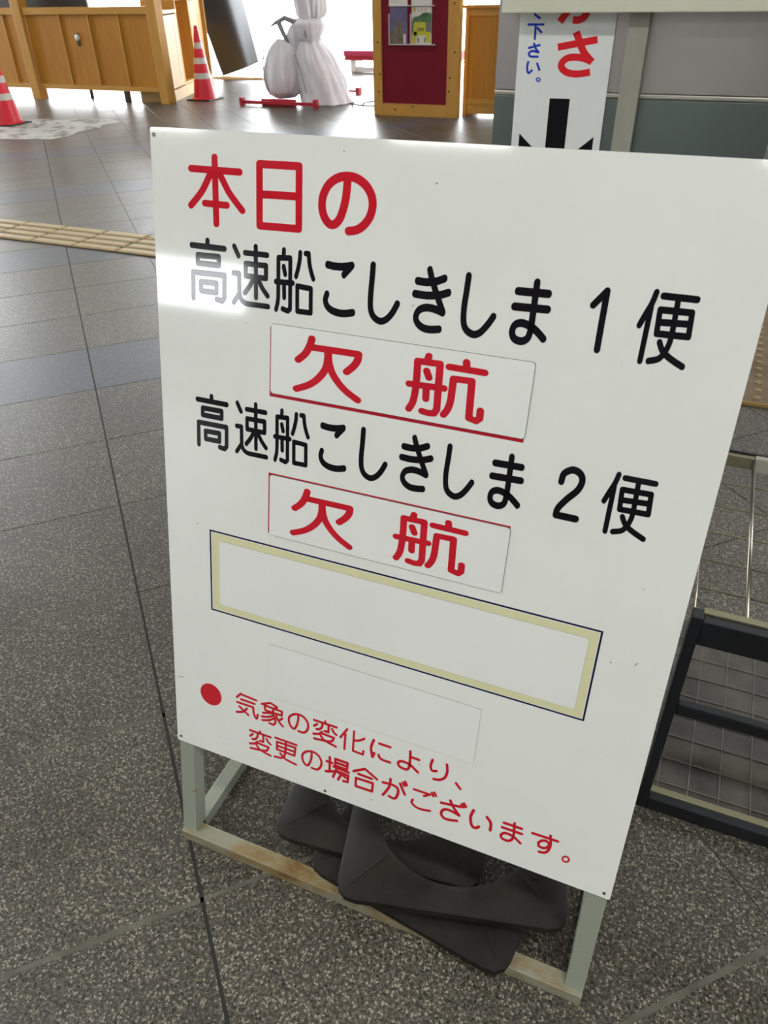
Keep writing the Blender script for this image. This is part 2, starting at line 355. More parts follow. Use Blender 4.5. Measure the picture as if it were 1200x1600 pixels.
# ---------------------------------------------------------------- the sign board
def BP(u, v, w): return (u, v * math.sin(LEAN) - w * math.cos(LEAN), v * math.cos(LEAN) + w * math.sin(LEAN))
BW, V0, V1 = 0.6755, 0.2098, 1.083
sign = empty('sign_stand', (0, 0, 0))
tag(sign, 'large white ferry notice board with red and black lettering on a steel frame', 'sign')
def rrect(u0, u1, v0, v1, r=0.004, n=4):
    out = []
    for cx, cy, a0 in ((u1 - r, v1 - r, 0), (u0 + r, v1 - r, 90), (u0 + r, v0 + r, 180), (u1 - r, v0 + r, 270)):
        for k in range(n + 1):
            a = math.radians(a0 + 90 * k / n); out.append((cx + r * math.cos(a), cy + r * math.sin(a)))
    return out
panel = MB().prism(rrect(0, BW, V0, V1, 0.003), BP, -0.0015, 0.0005).build('panel', 'sign_white', sign)
panel['label'] = 'glossy white sheet metal panel'
W0 = 0.0005
def band(u0, u1, v0, v1, t, w, name, m, parent, thick=0.00012):
    b = MB()
    for a in ((u0, u1, v0, v0 + t), (u0, u1, v1 - t, v1), (u0, u0 + t, v0 + t, v1 - t), (u1 - t, u1, v0 + t, v1 - t)):
        b.prism([(a[0], a[2]), (a[1], a[2]), (a[1], a[3]), (a[0], a[3])], BP, w, w + thick)
    return b.build(name, m, parent)
band(0.1602, 0.4750, 0.7958, 0.8795, 0.006, W0, 'printed_border', 'line_red', panel)
band(0.1602, 0.4752, 0.6125, 0.6966, 0.006, W0, 'printed_border', 'line_red', panel)
band(0.0688, 0.5972, 0.4686, 0.5950, 0.0024, W0, 'printed_border', 'navy', panel)['label'] = 'navy blue printed border line'
band(0.0722, 0.5938, 0.4720, 0.5916, 0.0110, W0, 'printed_border', 'pale_yellow', panel)['label'] = 'pale yellow printed band'
# lettering: strokes with an elliptical pen
def stroke_mesh(b, fn, pw, ph, kind, pts, cap=True, st=[0]):
    rx, ry = pw / 2, ph / 2
    P = [Vector((x / rx, y / ry)) for x, y in pts]
    closed = kind == 'O'
    if kind == 'C' and len(P) > 2:
        Q = []
        for i in range(len(P) - 1):
            p0 = P[max(i - 1, 0)]; p1 = P[i]; p2 = P[i + 1]; p3 = P[min(i + 2, len(P) - 1)]
            for k in range(6):
                t = k / 6
                Q.append(0.5 * ((2 * p1) + (p2 - p0) * t + (2 * p0 - 5 * p1 + 4 * p2 - p3) * t * t + (3 * p1 - p0 - 3 * p2 + p3) * t ** 3))
        Q.append(P[-1]); P = Q
    def put(poly):
        st[0] += 1; w = 0.00008 + (st[0] % 60) * 3e-6
        b.add([fn(x * rx, y * ry, w) for x, y in poly], [tuple(range(len(poly)))])
    def disc(c): put([(c.x + math.cos(2 * math.pi * k / 20), c.y + math.sin(2 * math.pi * k / 20)) for k in range(20)])
    if kind == 'C':
        n = len(P); L = []; R = []
        for i in range(n):
            d = P[min(i + 1, n - 1)] - P[max(i - 1, 0)]
            d.normalize(); nn = Vector((-d.y, d.x)); L.append(P[i] + nn); R.append(P[i] - nn)
        st[0] += 1; w = 0.00008 + (st[0] % 60) * 3e-6
        b.add([fn(p.x * rx, p.y * ry, w) for p in L] + [fn(p.x * rx, p.y * ry, w) for p in R], [(i, i + 1, n + i + 1, n + i) for i in range(n - 1)])
        if cap: disc(P[0]); disc(P[-1])
    else:
        n = len(P); segs = [(i, (i + 1) % n) for i in range(n if closed else n - 1)]
        for a, c in segs:
            d = P[c] - P[a]; d.normalize(); nn = Vector((-d.y, d.x))
            put([tuple(P[a] + nn), tuple(P[c] + nn), tuple(P[c] - nn), tuple(P[a] - nn)])
        for i in range(n):
            if cap or (0 < i < n - 1): disc(P[i])
def parse(s): return [(t[0], [tuple(int(c) / 1e4 for c in p.split(',')) for p in t[1:].split(' ')]) for t in s.split('|')]
GLYPHS = [
('hon','red',78,71,'L864,10558 875,9864|L547,10427 1187,10426|C815,10414 774,10334 680,10189 533,10038|C914,10414 969,10330 1058,10198 1222,10032|L724,10074 1018,10072'),
('nichi','red',79,78,'O1442,10522 1932,10526 1946,9898 1448,9891|L1444,10218 1941,10227'),
('no','red',89,86,'C2507,10456 2509,10371 2496,10227 2456,10079 2411,10005 2356,9974 2299,9993 2246,10063 2221,10161 2237,10273 2299,10375 2399,10441 2507,10462 2616,10448 2721,10390 2791,10299 2813,10204 2791,10093 2726,10001 2647,9947 2552,9926'),
('kou','black',55,65,'L749,9671 748,9621|L527,9603 981,9601|O608,9499 902,9504 901,9409 605,9407|L532,8999 537,9299 975,9305 971,9047 939,9008 865,9019|O643,9199 863,9203 861,9096 646,9093'),
('soku','black',53,60,'L1113,9642 1170,9542|L1399,9662 1405,9100|L1257,9584 1549,9585|O1266,9466 1536,9469 1537,9330 1265,9330|C1363,9295 1318,9220 1253,9137|C1441,9293 1492,9213 1560,9137|L1101,9346 1177,9347 1180,9123 1101,9013|C1180,9113 1207,9055 1273,9019 1377,9017 1568,9017'),
('fune','black',48,60,'L1766,9661 1762,9589|C1675,9000 1697,9097 1701,9205 1699,9364 1697,9573|L1697,9573 1849,9581 1859,9025 1830,8999 1762,9016|L1667,9310 1888,9315|L1766,9484 1787,9402|L1775,9293 1780,9147|C1972,9650 1969,9583 1951,9484 1926,9393|L2040,9649 2079,9649|C2079,9649 2091,9549 2116,9459 2145,9388|O1945,9290 2119,9279 2126,9014 1952,9012'),
('ko','black',60,80,'C2317,9559 2418,9550 2517,9557 2611,9579|L2611,9577 2520,9473|C2322,9244 2306,9173 2342,9103 2424,9064 2536,9057 2650,9081'),
('shi','black',62,73,'C2862,9609 2859,9458 2854,9284 2863,9149 2900,9073 2957,9036 3011,9033 3070,9070 3126,9141 3173,9238'),
('ki','black',61,79,'C3383,9501 3489,9498 3592,9518 3680,9556|C3365,9367 3493,9363 3635,9382 3737,9419|C3510,9624 3549,9520 3617,9371 3694,9217|C3695,9208 3622,9230 3554,9240 3486,9234 3422,9197 3397,9122 3430,9058 3497,9021 3576,9016 3672,9031'),
('shi','black',61,76,'C3937,9608 3932,9458 3924,9293 3933,9153 3963,9077 4015,9038 4072,9029 4134,9064 4197,9147 4248,9236'),
('ma','black',63,78,'C4649,9619 4651,9456 4652,9295 4651,9149 4630,9063 4569,9027 4495,9045 4464,9106 4481,9178 4538,9208 4610,9199 4702,9156 4793,9081|L4468,9517 4779,9524|L4452,9363 4793,9373'),
('ichi','black',60,68,'L5229,9469 5337,9614 5340,9047'),
('bin','black',50,64,'C5789,9652 5769,9552 5731,9446 5693,9335|L5767,9516 5765,8997|L5856,9627 6161,9627|O5853,9499 6141,9504 6155,9282 5865,9276|L5862,9383 6147,9399|C5995,9608 6001,9419 6004,9269 5997,9189 5973,9105 5927,9039 5843,9008|C5909,9198 5944,9132 5996,9084 6063,9044 6161,8997'),
('ketsu','plate',92,74,'C2160,8727 2134,8642 2079,8545 1988,8461|L2160,8630 2756,8633|C2757,8627 2747,8560 2699,8487 2619,8412|C2372,8602 2369,8483 2336,8381 2249,8269 2134,8182 1973,8111|C2376,8602 2390,8486 2436,8373 2524,8266 2636,8178 2776,8106'),
('kou2','plate',82,69,'L3593,8733 3578,8667|C3469,8660 3474,8474 3470,8319 3452,8197 3411,8113|L3469,8662 3729,8668 3742,8163 3714,8110 3648,8102 3569,8113|L3389,8397 3801,8408|L3583,8569 3616,8500|L3595,8402 3602,8258|L4022,8728 4031,8656|L3835,8651 4234,8647|C3897,8530 3894,8396 3889,8279 3866,8184 3825,8114|L3897,8530 4105,8536 4118,8127 4203,8108 4240,8144 4238,8230'),
('kou','black',53,65,'L763,7815 762,7765|L549,7746 988,7745|O627,7643 911,7647 909,7553 624,7551|L554,7143 558,7443 981,7448 978,7190 947,7152 875,7162|O661,7342 873,7347 871,7240 663,7237'),
('soku','black',49,61,'L1143,7796 1196,7694|L1408,7817 1414,7246|L1277,7737 1548,7739|O1284,7618 1536,7621 1537,7479 1284,7480|C1376,7444 1334,7368 1273,7284|C1447,7442 1495,7360 1559,7283|L1131,7495 1202,7497 1205,7270 1131,7158|C1205,7259 1230,7201 1291,7164 1388,7162 1566,7162'),
('fune','black',46,59,'L1778,7804 1775,7733|C1691,7155 1712,7250 1716,7356 1714,7512 1711,7717|L1711,7717 1858,7725 1867,7179 1840,7153 1774,7170|L1683,7459 1896,7464|L1779,7630 1798,7550|L1787,7443 1792,7299|C1977,7793 1974,7727 1956,7630 1932,7541|L2042,7792 2079,7792|C2079,7792 2091,7694 2115,7606 2144,7535|O1951,7439 2118,7429 2125,7169 1958,7166'),
('ko','black',57,81,'C2333,7716 2429,7707 2523,7714 2611,7736|L2611,7734 2525,7630|C2338,7397 2324,7326 2358,7255 2434,7215 2540,7208 2647,7233'),
('shi','black',60,73,'C2870,7762 2868,7611 2862,7437 2872,7302 2908,7225 2963,7188 3015,7185 3074,7222 3128,7293 3174,7390'),
('ki','black',59,79,'C3388,7658 3491,7655 3590,7675 3675,7713|C3371,7524 3495,7520 3631,7539 3730,7576|C3511,7781 3549,7677 3614,7528 3688,7373|C3689,7365 3619,7387 3553,7397 3488,7390 3426,7354 3402,7279 3434,7215 3499,7178 3575,7173 3667,7187'),
('shi','black',59,76,'C3939,7759 3934,7609 3926,7444 3936,7305 3964,7229 4015,7190 4070,7181 4129,7216 4190,7299 4239,7388'),
('ma','black',61,79,'C4650,7777 4652,7612 4653,7449 4651,7302 4632,7215 4572,7179 4500,7197 4470,7258 4486,7331 4542,7361 4612,7352 4700,7308 4789,7233|L4474,7674 4775,7681|L4459,7518 4789,7528'),
('ni2','black',64,80,'C5220,7611 5235,7706 5317,7763 5399,7740 5436,7663 5406,7551 5308,7422 5234,7304 5221,7220|L5221,7220 5442,7219'),
('bin','black',51,64,'C5790,7809 5769,7709 5731,7603 5693,7492|L5768,7673 5766,7155|L5857,7784 6165,7784|O5854,7655 6145,7661 6159,7439 5866,7433|L5864,7540 6151,7556|C5998,7765 6004,7576 6006,7426 6000,7346 5975,7263 5929,7197 5844,7166|C5911,7356 5946,7290 5998,7241 6066,7202 6165,7155'),
('ketsu','plate',92,74,'C2166,6829 2140,6745 2085,6649 1994,6565|L2165,6732 2760,6736|C2761,6730 2751,6664 2704,6591 2623,6517|C2377,6705 2374,6587 2342,6485 2255,6375 2140,6288 1979,6218|C2381,6705 2395,6590 2441,6478 2529,6372 2641,6285 2780,6213'),
('kou2','plate',83,69,'L3595,6846 3581,6781|C3471,6774 3476,6587 3472,6433 3454,6310 3413,6227|L3471,6776 3732,6781 3746,6276 3718,6224 3652,6216 3572,6226|L3390,6511 3805,6522|L3586,6683 3619,6614|L3598,6516 3605,6372|L4027,6842 4036,6769|L3839,6765 4241,6761|C3902,6644 3898,6510 3893,6392 3871,6298 3829,6228|L3902,6644 4111,6650 4124,6241 4210,6222 4246,6258 4245,6343'),
('ki3','red',31,33,'L1106,3310 1175,3395|L1175,3388 1439,3367|L1180,3296 1411,3295|C1112,3223 1254,3224 1388,3225|C1388,3225 1398,3120 1444,3039 1465,3120|L1153,3156 1303,3055|C1280,3165 1215,3083 1104,3040'),
('shou','red',30,32,'L1670,3405 1533,3340|L1677,3407 1789,3373 1744,3325|L1590,3332 1870,3323 1865,3249|L1577,3334 1595,3249 1865,3252|L1730,3329 1716,3244|C1710,3242 1751,3169 1765,3100 1732,3037 1663,3041|L1554,3188 1704,3235|C1535,3116 1636,3143 1736,3204|C1546,3052 1662,3095 1751,3163|C1766,3242 1812,3138 1888,3065|L1876,3201 1826,3150'),
('no2','red',31,34,'C2135,3370 2135,3268 2112,3159 2074,3095 2021,3118 1986,3198 1997,3281 2067,3350 2158,3373 2243,3344 2298,3258 2288,3154 2232,3083 2147,3079'),
('hen','red',30,34,'L2390,3370 2747,3371|L2566,3408 2573,3369|L2394,3269 2441,3317|C2524,3357 2520,3299 2484,3243 2434,3224|L2622,3359 2622,3242 2564,3238|C2678,3317 2705,3271 2748,3242|C2524,3209 2475,3157 2389,3127|L2513,3183 2714,3175|C2714,3175 2682,3105 2594,3074 2402,3047|C2495,3155 2568,3076 2751,3035'),
('ka','red',29,33,'L2910,3403 2814,3228|L2887,3312 2885,3045|L3015,3404 3017,3066 3170,3059 3176,3122|C3025,3250 3109,3283 3176,3340'),
('ni','red',34,36,'C3318,3372 3286,3229 3316,3075|L3316,3075 3340,3153|L3404,3344 3566,3346|C3407,3146 3431,3101 3493,3084 3583,3086'),
('yo','red',33,36,'C3859,3387 3868,3211 3857,3097 3811,3061 3724,3076 3702,3135 3758,3178 3873,3163 3996,3082|L3888,3299 3991,3297'),
('ri','red',32,35,'C4181,3374 4164,3265 4191,3196 4251,3212|C4384,3375 4400,3263 4380,3156 4312,3085 4225,3062'),
('ten','red',31,35,'L4541,3120 4608,3052'),
('hen','red',30,34,'L1332,2787 1688,2788|L1508,2826 1515,2785|L1336,2683 1383,2733|C1466,2774 1462,2714 1427,2657 1376,2637|L1563,2775 1564,2655 1506,2651|C1620,2732 1647,2685 1690,2656|C1466,2621 1417,2568 1331,2537|L1455,2595 1656,2587|C1656,2587 1624,2515 1536,2483 1345,2456|C1437,2566 1510,2485 1693,2443'),
('kou3','red',31,33,'L1768,2813 2122,2813|L1797,2608 1797,2747 2105,2758 2093,2604 1800,2609|L1799,2677 2097,2678|C1948,2813 1941,2644 1925,2533 1869,2475 1761,2459|C1857,2555 1932,2489 2034,2464 2125,2451'),
('no2','red',31,34,'C2372,2793 2373,2689 2350,2579 2312,2513 2259,2536 2224,2618 2235,2702 2305,2772 2396,2796 2481,2766 2535,2679 2526,2573 2470,2501 2385,2497'),
('jou','red',33,39,'L2668,2809 2673,2551|L2619,2718 2710,2720|L2614,2530 2741,2579|O2755,2813 2950,2814 2945,2695 2761,2692|L2763,2752 2946,2754|L2736,2668 2976,2653|L2785,2649 2734,2473|L2788,2605 2972,2596 2969,2476 2901,2464|L2866,2584 2816,2457|L2788,2595 2945,2542'),
('gou','red',32,38,'L3221,2821 3047,2710|L3221,2821 3415,2712|L3125,2692 3335,2690|O3093,2604 3356,2617 3354,2466 3096,2457'),
('ga','red',34,37,'C3505,2699 3663,2712 3736,2672 3737,2565 3698,2484 3613,2492|C3615,2804 3603,2654 3522,2476|L3762,2780 3843,2621|L3799,2815 3824,2773|L3833,2844 3857,2795'),
('go','red',30,33,'L3965,2771 4205,2778|L4205,2778 4122,2717|C3967,2584 3956,2525 4022,2475 4118,2469 4232,2497|L4228,2817 4251,2770|L4261,2839 4289,2790'),
('za','red',34,38,'L4372,2705 4652,2753|C4498,2796 4549,2703 4646,2596|C4646,2596 4505,2628 4419,2600 4392,2521 4434,2462 4506,2457 4623,2490|L4656,2798 4689,2765|L4687,2829 4718,2786'),
('i','red',36,42,'C4829,2771 4802,2640 4835,2505 4890,2486 4933,2528|C5022,2736 5083,2659 5090,2537'),
('ma2','red',31,37,'L5253,2745 5495,2751|L5239,2661 5508,2664|C5392,2797 5401,2675 5403,2545 5354,2471 5270,2471 5242,2524 5297,2583 5408,2569 5510,2501'),
('su','red',30,36,'L5639,2743 5973,2754|C5868,2804 5892,2658 5877,2548 5833,2490 5766,2473|O5873,2671 5825,2697 5772,2676 5736,2620 5748,2567 5799,2555 5851,2584 5876,2635'),
('maru','red',19,24,'O6106,2556 6137,2555 6156,2526 6151,2486 6123,2466 6090,2467 6072,2491 6077,2528'),]
plates = []
def magnet_plate(u0, u1, v0, v1, label, group=None, th=0.0010):
    o = MB().prism(rrect(u0, u1, v0, v1, 0.004), BP, W0 + 0.0002, W0 + 0.0002 + th).build('magnet_plate', 'plate_white')
    o.data.materials.append(M['plate_edge'])
    for p in o.data.polygons:
        if len(p.vertices) == 4 and abs(p.normal.dot(Vector((0, -math.cos(LEAN), math.sin(LEAN))))) < 0.5: p.material_index = 1
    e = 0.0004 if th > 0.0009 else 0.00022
    bk = MB().prism(rrect(u0 - e, u1 + e, v0 - e, v1 + e, 0.004), BP, W0 + 0.00013, W0 + 0.00019).build('edge_shadow_backing', 'plate_edge' if th > 0.0009 else 'edge_shadow_grey', o)  # oversized dark backing sheet draws the shadow line around the plate
    tag(o, label, 'magnet plate', group); return o
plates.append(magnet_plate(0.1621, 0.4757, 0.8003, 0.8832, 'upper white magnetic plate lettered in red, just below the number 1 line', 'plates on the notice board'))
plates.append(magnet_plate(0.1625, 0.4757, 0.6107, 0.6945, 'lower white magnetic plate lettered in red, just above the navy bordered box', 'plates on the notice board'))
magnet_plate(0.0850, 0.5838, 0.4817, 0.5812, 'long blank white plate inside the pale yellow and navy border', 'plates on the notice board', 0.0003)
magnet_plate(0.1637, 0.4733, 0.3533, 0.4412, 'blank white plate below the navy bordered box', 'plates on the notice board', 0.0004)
lowplate = 0
for name, grp, pw, ph, data in GLYPHS:
    b = MB()
    if grp == 'plate':
        par = plates[0] if lowplate < 2 else plates[1]; lowplate += 1; base = W0 + 0.0012; m = 'letter_red'
    else:
        par = panel; base = W0; m = 'letter_red' if grp == 'red' else 'letter_black'
    bold = 1.22 if pw < 45 else 1.05
    for kind, pts in parse(data):
        stroke_mesh(b, lambda x, y, w: BP(x, y, base + w), pw * bold / 1e4, ph * bold / 1e4, kind, pts)
    me = bpy.data.meshes.new('character'); me.from_pydata(b.v, [], b.f); me.update()
    nrm = Vector((0, -math.cos(LEAN), math.sin(LEAN)))
    bm = bmesh.new(); bm.from_mesh(me); bm.normal_update()
    for f in bm.faces:
        if f.normal.dot(nrm) < 0: f.normal_flip()
    bm.to_mesh(me); bm.free()
    link('character', me, m, par)
b = MB().prism([(0.0650 + 0.0187 * math.cos(2 * math.pi * k / 40), 0.3195 + 0.0192 * math.sin(2 * math.pi * k / 40)) for k in range(40)], BP, W0, W0 + 0.0002)
b.build('bullet', 'letter_red', panel)
for u, v in ((0.0052, 1.0752), (0.0068, 0.2192), (0.6668, 0.2182), (0.669, 1.0755), (0.262, 0.2160)):
    MB().prism([(u + 0.0022 * math.cos(2 * math.pi * k / 14), v + 0.0022 * math.sin(2 * math.pi * k / 14)) for k in range(14)], BP, W0, W0 + 0.0008).build('screw', 'screw', panel)
# a few scuffs on the sheet
for u, v, du, dv in ((0.003, 0.331, 0.016, 0.004), (0.637, 0.560, 0.004, 0.007), (0.262, 0.2215, 0.0016, 0.005), (0.332, 0.2290, 0.006, 0.003), (0.560, 0.8900, 0.001, 0.006)):
    MB().prism([(u, v), (u + du * .6, v + dv * .5), (u + du, v + dv), (u + du * .5, v + dv * .75)], BP, W0, W0 + 0.00006).build('scuff', 'plate_edge', panel)
# steel frame: legs in the plane of the board, base rails on the floor, struts behind
T = 0.0255
def leg(u0, u1):
    b = MB(); 
    return b.prism([(u0, 0.004), (u1, 0.004), (u1, V1 - 0.01), (u0, V1 - 0.01)], BP, -0.0015, -0.0015 - T).build('leg', 'frame_paint', sign)
leg(0.0028, 0.0028 + T); leg(BW - 0.0030 - T, BW - 0.0030)
D = 0.46
part('base_rail', 'frame_rust', sign, (0.0028, BW - 0.003, -0.0005, T, 0.0, 0.0235), bev=0.0015)
part('base_rail', 'frame_paint', sign, (0.0028, 0.0028 + T, T, D, 0.0, 0.0235), bev=0.0015)
part('base_rail', 'frame_paint', sign, (BW - 0.003 - T, BW - 0.003, T, D, 0.0, 0.0235), bev=0.0015)
part('base_rail', 'frame_rust', sign, (0.0028, BW - 0.003, D, D + T, 0.0, 0.0235), bev=0.0015)
for x in (0.0155, BW - 0.0158):
    MB().bar((x, D + 0.008, 0.018), BP(x, 0.98, -0.03), T, T, (1, 0, 0)).build('strut', 'frame_paint', sign)

# ---------------------------------------------------------------- rubber weights on the base of the sign
def weight_mesh():
    N = 96; s = 0.17; r = 0.131; h0, h1 = 0.015, 0.024; rc = 0.028
    def sq(a, s):
        c, q = math.cos(a), math.sin(a); k = s / max(abs(c), abs(q)); x, y = c * k, q * k
        cx, cy = math.copysign(s - rc, x), math.copysign(s - rc, y)
        if abs(x) > s - rc and abs(y) > s - rc:      # ray against the corner circle
            bq = c * cx + q * cy; k = bq + math.sqrt(max(bq * bq - cx * cx - cy * cy + rc * rc, 0)); x, y = c * k, q * k
        return x, y
    vs = []; rings = [(0, s, 0.0), (0, s, h0 * .8), (0, s - 0.004, h0), (1, r + 0.012, h1), (1, r + 0.003, h1 - 0.002), (1, r, h1 - 0.008), (1, r + 0.004, 0.0)]
    for typ, q, z in rings:
        for k in range(N):
            a = 2 * math.pi * (k + .5) / N
            x, y = sq(a, q) if typ == 0 else (q * math.cos(a), q * math.sin(a)); vs.append((x, y, z))
    fs = []
    R = len(rings)
    for i in range(R):
        for k in range(N): fs.append((i * N + k, i * N + (k + 1) % N, ((i + 1) % R) * N + (k + 1) % N, ((i + 1) % R) * N + k))
    return MB().add(vs, fs).mesh('rubber_weight')
wm = weight_mesh(); wm.materials.append(M['rubber'])
rib_me = MB().add([(0.142, -0.004, 0.0225), (0.142, 0.004, 0.0225), (0.212, 0.004, 0.0135), (0.212, -0.004, 0.0135), (0.142, -0.0015, 0.0255), (0.142, 0.0015, 0.0255), (0.212, 0.0015, 0.0170), (0.212, -0.0015, 0.0170)], [(0, 1, 5, 4), (1, 2, 6, 5), (2, 3, 7, 6), (3, 0, 4, 7), (4, 5, 6, 7), (0, 3, 2, 1)]).mesh('rib'); rib_me.materials.append(M['rubber'])
handle_me = MB().lathe([(0.010, 0.0), (0.010, 0.003), (0.007, 0.003), (0.007, 0.001)], (0.155, 0.02, 0.0205), 16, cap=False).mesh('moulded_ring'); handle_me.materials.append(M['rubber'])
for (x, y, z, a, tx, ty, lab) in ((0.419, 0.166, 0.0245, -7.5, 0.0, 0.0, 'lowest black rubber cone weight, its corner poking over the front rail'),
                          (0.313, 0.220, 0.0490, 6.0, 0.0, 0.0, 'black rubber cone weight in the middle of the stack, shifted to the side'),
                          (0.432, 0.174, 0.0735, 13.8, 0.0, 0.0, 'topmost black rubber cone weight with the round hole showing')):
    o = link('rubber_weight', wm, None); o.location = (x, y, z); o.rotation_euler = (tx, ty, math.radians(a)); autosmooth(o, 30) if z < 0.03 else None
    tag(o, lab, 'cone weight', 'rubber cone weights under the sign')
    for q in range(4):
        rb = bpy.data.objects.new('rib', rib_me); COL.objects.link(rb); rb.parent = o; rb.rotation_euler.z = math.radians(45 + 90 * q)
    rg = bpy.data.objects.new('moulded_ring', handle_me); COL.objects.link(rg); rg.parent = o; rg.rotation_euler.z = math.radians(-45)

# ---------------------------------------------------------------- umbrella stand beside the sign
us = empty('umbrella_stand', (0.70, 0.37, 0))
tag(us, 'black framed umbrella stand with wire top grid and drip tray beside the sign', 'umbrella stand')
X0, X1, Yf, Yb, ZT = 0.702, 1.42, 0.352, 0.862, 0.440
for x in (X0, X1 - 0.016):
    part('upright', 'black_metal', us, (x, x + 0.016, Yf, Yf + 0.024, 0.0, ZT + 0.008), bev=0.002)
    part('upright', 'olive_metal', us, (x, x + 0.012, Yb - 0.012, Yb, 0.0, ZT), bev=0.002)
part('top_rail', 'black_metal', us, (X0 + 0.016, X1 - 0.016, Yf + 0.004, Yf + 0.022, ZT - 0.044, ZT), bev=0.002)
part('rail_cap', 'olive_metal', us, (X0 + 0.016, X1 - 0.016, Yf + 0.023, Yf + 0.036, ZT - 0.004, ZT + 0.002), bev=0.001)
part('middle_rail', 'black_metal', us, (X0 + 0.016, X1 - 0.016, Yf + 0.004, Yf + 0.02, 0.244, 0.266), bev=0.003)
part('bottom_rail', 'black_metal', us, (X0 + 0.016, X1 - 0.016, Yf, Yf + 0.016, 0.0, 0.030), bev=0.002)
part('bottom_strip', 'olive_metal', us, (X0 + 0.016, X1 - 0.016, Yf + 0.017, Yf + 0.030, 0.022, 0.030), bev=0.001)
part('back_rail', 'olive_metal', us, (X0, 0.7775, Yb - 0.012, Yb, ZT - 0.024, ZT), bev=0.001)
part('back_rail', 'post_grey', us, (0.778, X1, Yb - 0.014, Yb, ZT - 0.026, ZT + 0.002), bev=0.001)
part('rail_trim', 'black_metal', us, (X0, X1, Yb + 0.0005, Yb + 0.006, ZT - 0.004, ZT + 0.003))
tray = part('drip_tray', 'tray', us, (X0 + 0.016, X1 - 0.016, Yf + 0.032, Yb - 0.014, 0.008, 0.018))
for k in range(8): part('side_wire' if False else 'tray_bar', 'tray_bar', tray, (X0 + 0.027 + k * 0.0505 + 0.0, X0 + 0.0285 + k * 0.0505, Yf + 0.033, Yb - 0.015, 0.018, 0.0205))
for k in range(8): part('tray_bar', 'tray_bar', tray, (X0 + 0.017, X1 - 0.017, Yf + 0.050 + k * 0.055, Yf + 0.0515 + k * 0.055, 0.018, 0.0205))
for y in (0.449, 0.522, 0.601, 0.684, 0.766):
    MB().tube([(X0 + 0.006, y, ZT - 0.012), (X1 - 0.006, y, ZT - 0.012)], 0.0016, 8).build('cross_wire', 'olive_metal', us, True)
for x in (X0 + 0.004, 0.7765, 0.852, 0.928, 1.004, 1.08, 1.156, 1.232, 1.308, 1.384):
    MB().tube([(x, Yf + 0.02, ZT - 0.006), (x, Yb - 0.012, ZT - 0.006)], 0.0032 if x > 0.71 else 0.0018, 10).build('long_wire', 'chrome', us, True)

# ---------------------------------------------------------------- stainless cabinet with banner behind the sign
cab = empty('steel_cabinet', (0.5, 2.2, 0))
tag(cab, 'stainless steel cabinet standing behind the sign with a hanging banner', 'cabinet')
CX0, CX1, CY, CD_ = -0.112, 0.705, 2.082, 2.45
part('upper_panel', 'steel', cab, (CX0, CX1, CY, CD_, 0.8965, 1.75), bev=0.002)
part('lower_panel', 'steel_dark_reflection', cab, (CX0, CX1, CY + 0.001, CD_, 0.335, 0.8815), bev=0.002)
part('highlight_strip', 'highlight_metal', cab, (CX0, CX1, CY - 0.003, CD_, 0.882, 0.896), bev=0.004)  # soft horizontal highlight on the steel, built in as a brighter strip
part('plinth', 'steel_dark_reflection', cab, (CX0 + 0.01, CX1, CY + 0.012, CD_, 0.012, 0.334), bev=0.002)
post = part('grey_post', 'post_grey', None, (0.272, 0.329, CY - 0.034, CY - 0.006, 0.0, 1.75), bev=0.003)
tag(post, 'grey painted steel post standing against the stainless cabinet', 'post')
board = part('cream_board', 'cream', None, (-0.082, 0.705, CY - 0.085, CY - 0.038, 1.0985, 1.42), bev=0.004)
tag(board, 'pale cream board fixed across the top of the steel cabinet', 'board')
BY = CY - 0.006
ban = empty('umbrella_banner', (0.095, BY, 0)); tag(ban, 'white vertical banner with red and blue lettering and a black arrow', 'banner')
sheet = part('sheet', 'banner', ban, (-0.045, 0.2335, BY, BY + 0.002, 0.42, 1.30))
def BN(x, z, w): return (x, BY - w, z)
def letters(name, m, pw, ph, strokes, cap=True):
    b = MB()
    for s in strokes: stroke_mesh(b, BN, pw, ph, s[0], s[1:], cap)
    o = b.build(name, m, sheet); return o
BANNER = {'sa': [('L', (0.0741, 1.0113), (0.1876, 1.0312)), ('L', (0.1233, 1.0498), (0.137, 1.0253)), ('C', (0.1354, 1.0275), (0.1523, 0.9994), (0.1794, 0.9746)), ('C', (0.1792, 0.9758), (0.1571, 0.9835), (0.1301, 0.9867), (0.1064, 0.9841), (0.0916, 0.9723), (0.0927, 0.9583), (0.1109, 0.9469), (0.141, 0.9439), (0.1771, 0.9492))], 'ka': [('L', (0.0729, 1.0742), (0.09, 1.0961), (0.106, 1.1347)), ('C', (0.1099, 1.0792), (0.1286, 1.0791), (0.1441, 1.0893), (0.1498, 1.113), (0.1489, 1.1385))], 'te': [('C', (0.0062, 1.1141), (-0.0012, 1.1032), (-0.001, 1.0921), (0.0153, 1.0825))], 'shita': [('L', (-0.0216, 1.0676), (0.0284, 1.068)), ('L', (0.0028, 1.0676), (0.0033, 1.0296)), ('L', (0.0067, 1.0609), (0.0233, 1.0469))], 'sa2': [('L', (-0.0147, 1.0083), (0.0221, 1.0169)), ('C', (0.0014, 1.0218), (0.0095, 1.0062), (0.0198, 0.9966)), ('C', (0.0197, 0.9975), (-0.0016, 1.001), (-0.0109, 0.9944), (-0.0044, 0.987), (0.0191, 0.9868))], 'i': [('C', (-0.0107, 0.9752), (-0.0129, 0.9567), (-0.0072, 0.9437), (0.0037, 0.9527)), ('L', (0.0157, 0.9713), (0.0262, 0.9502))], 'maru': [('O', (0.0239, 0.9316), (0.0285, 0.9297), (0.0303, 0.9264), (0.0284, 0.923), (0.0246, 0.922), (0.0202, 0.9238), (0.0182, 0.9269), (0.0198, 0.9303))]}
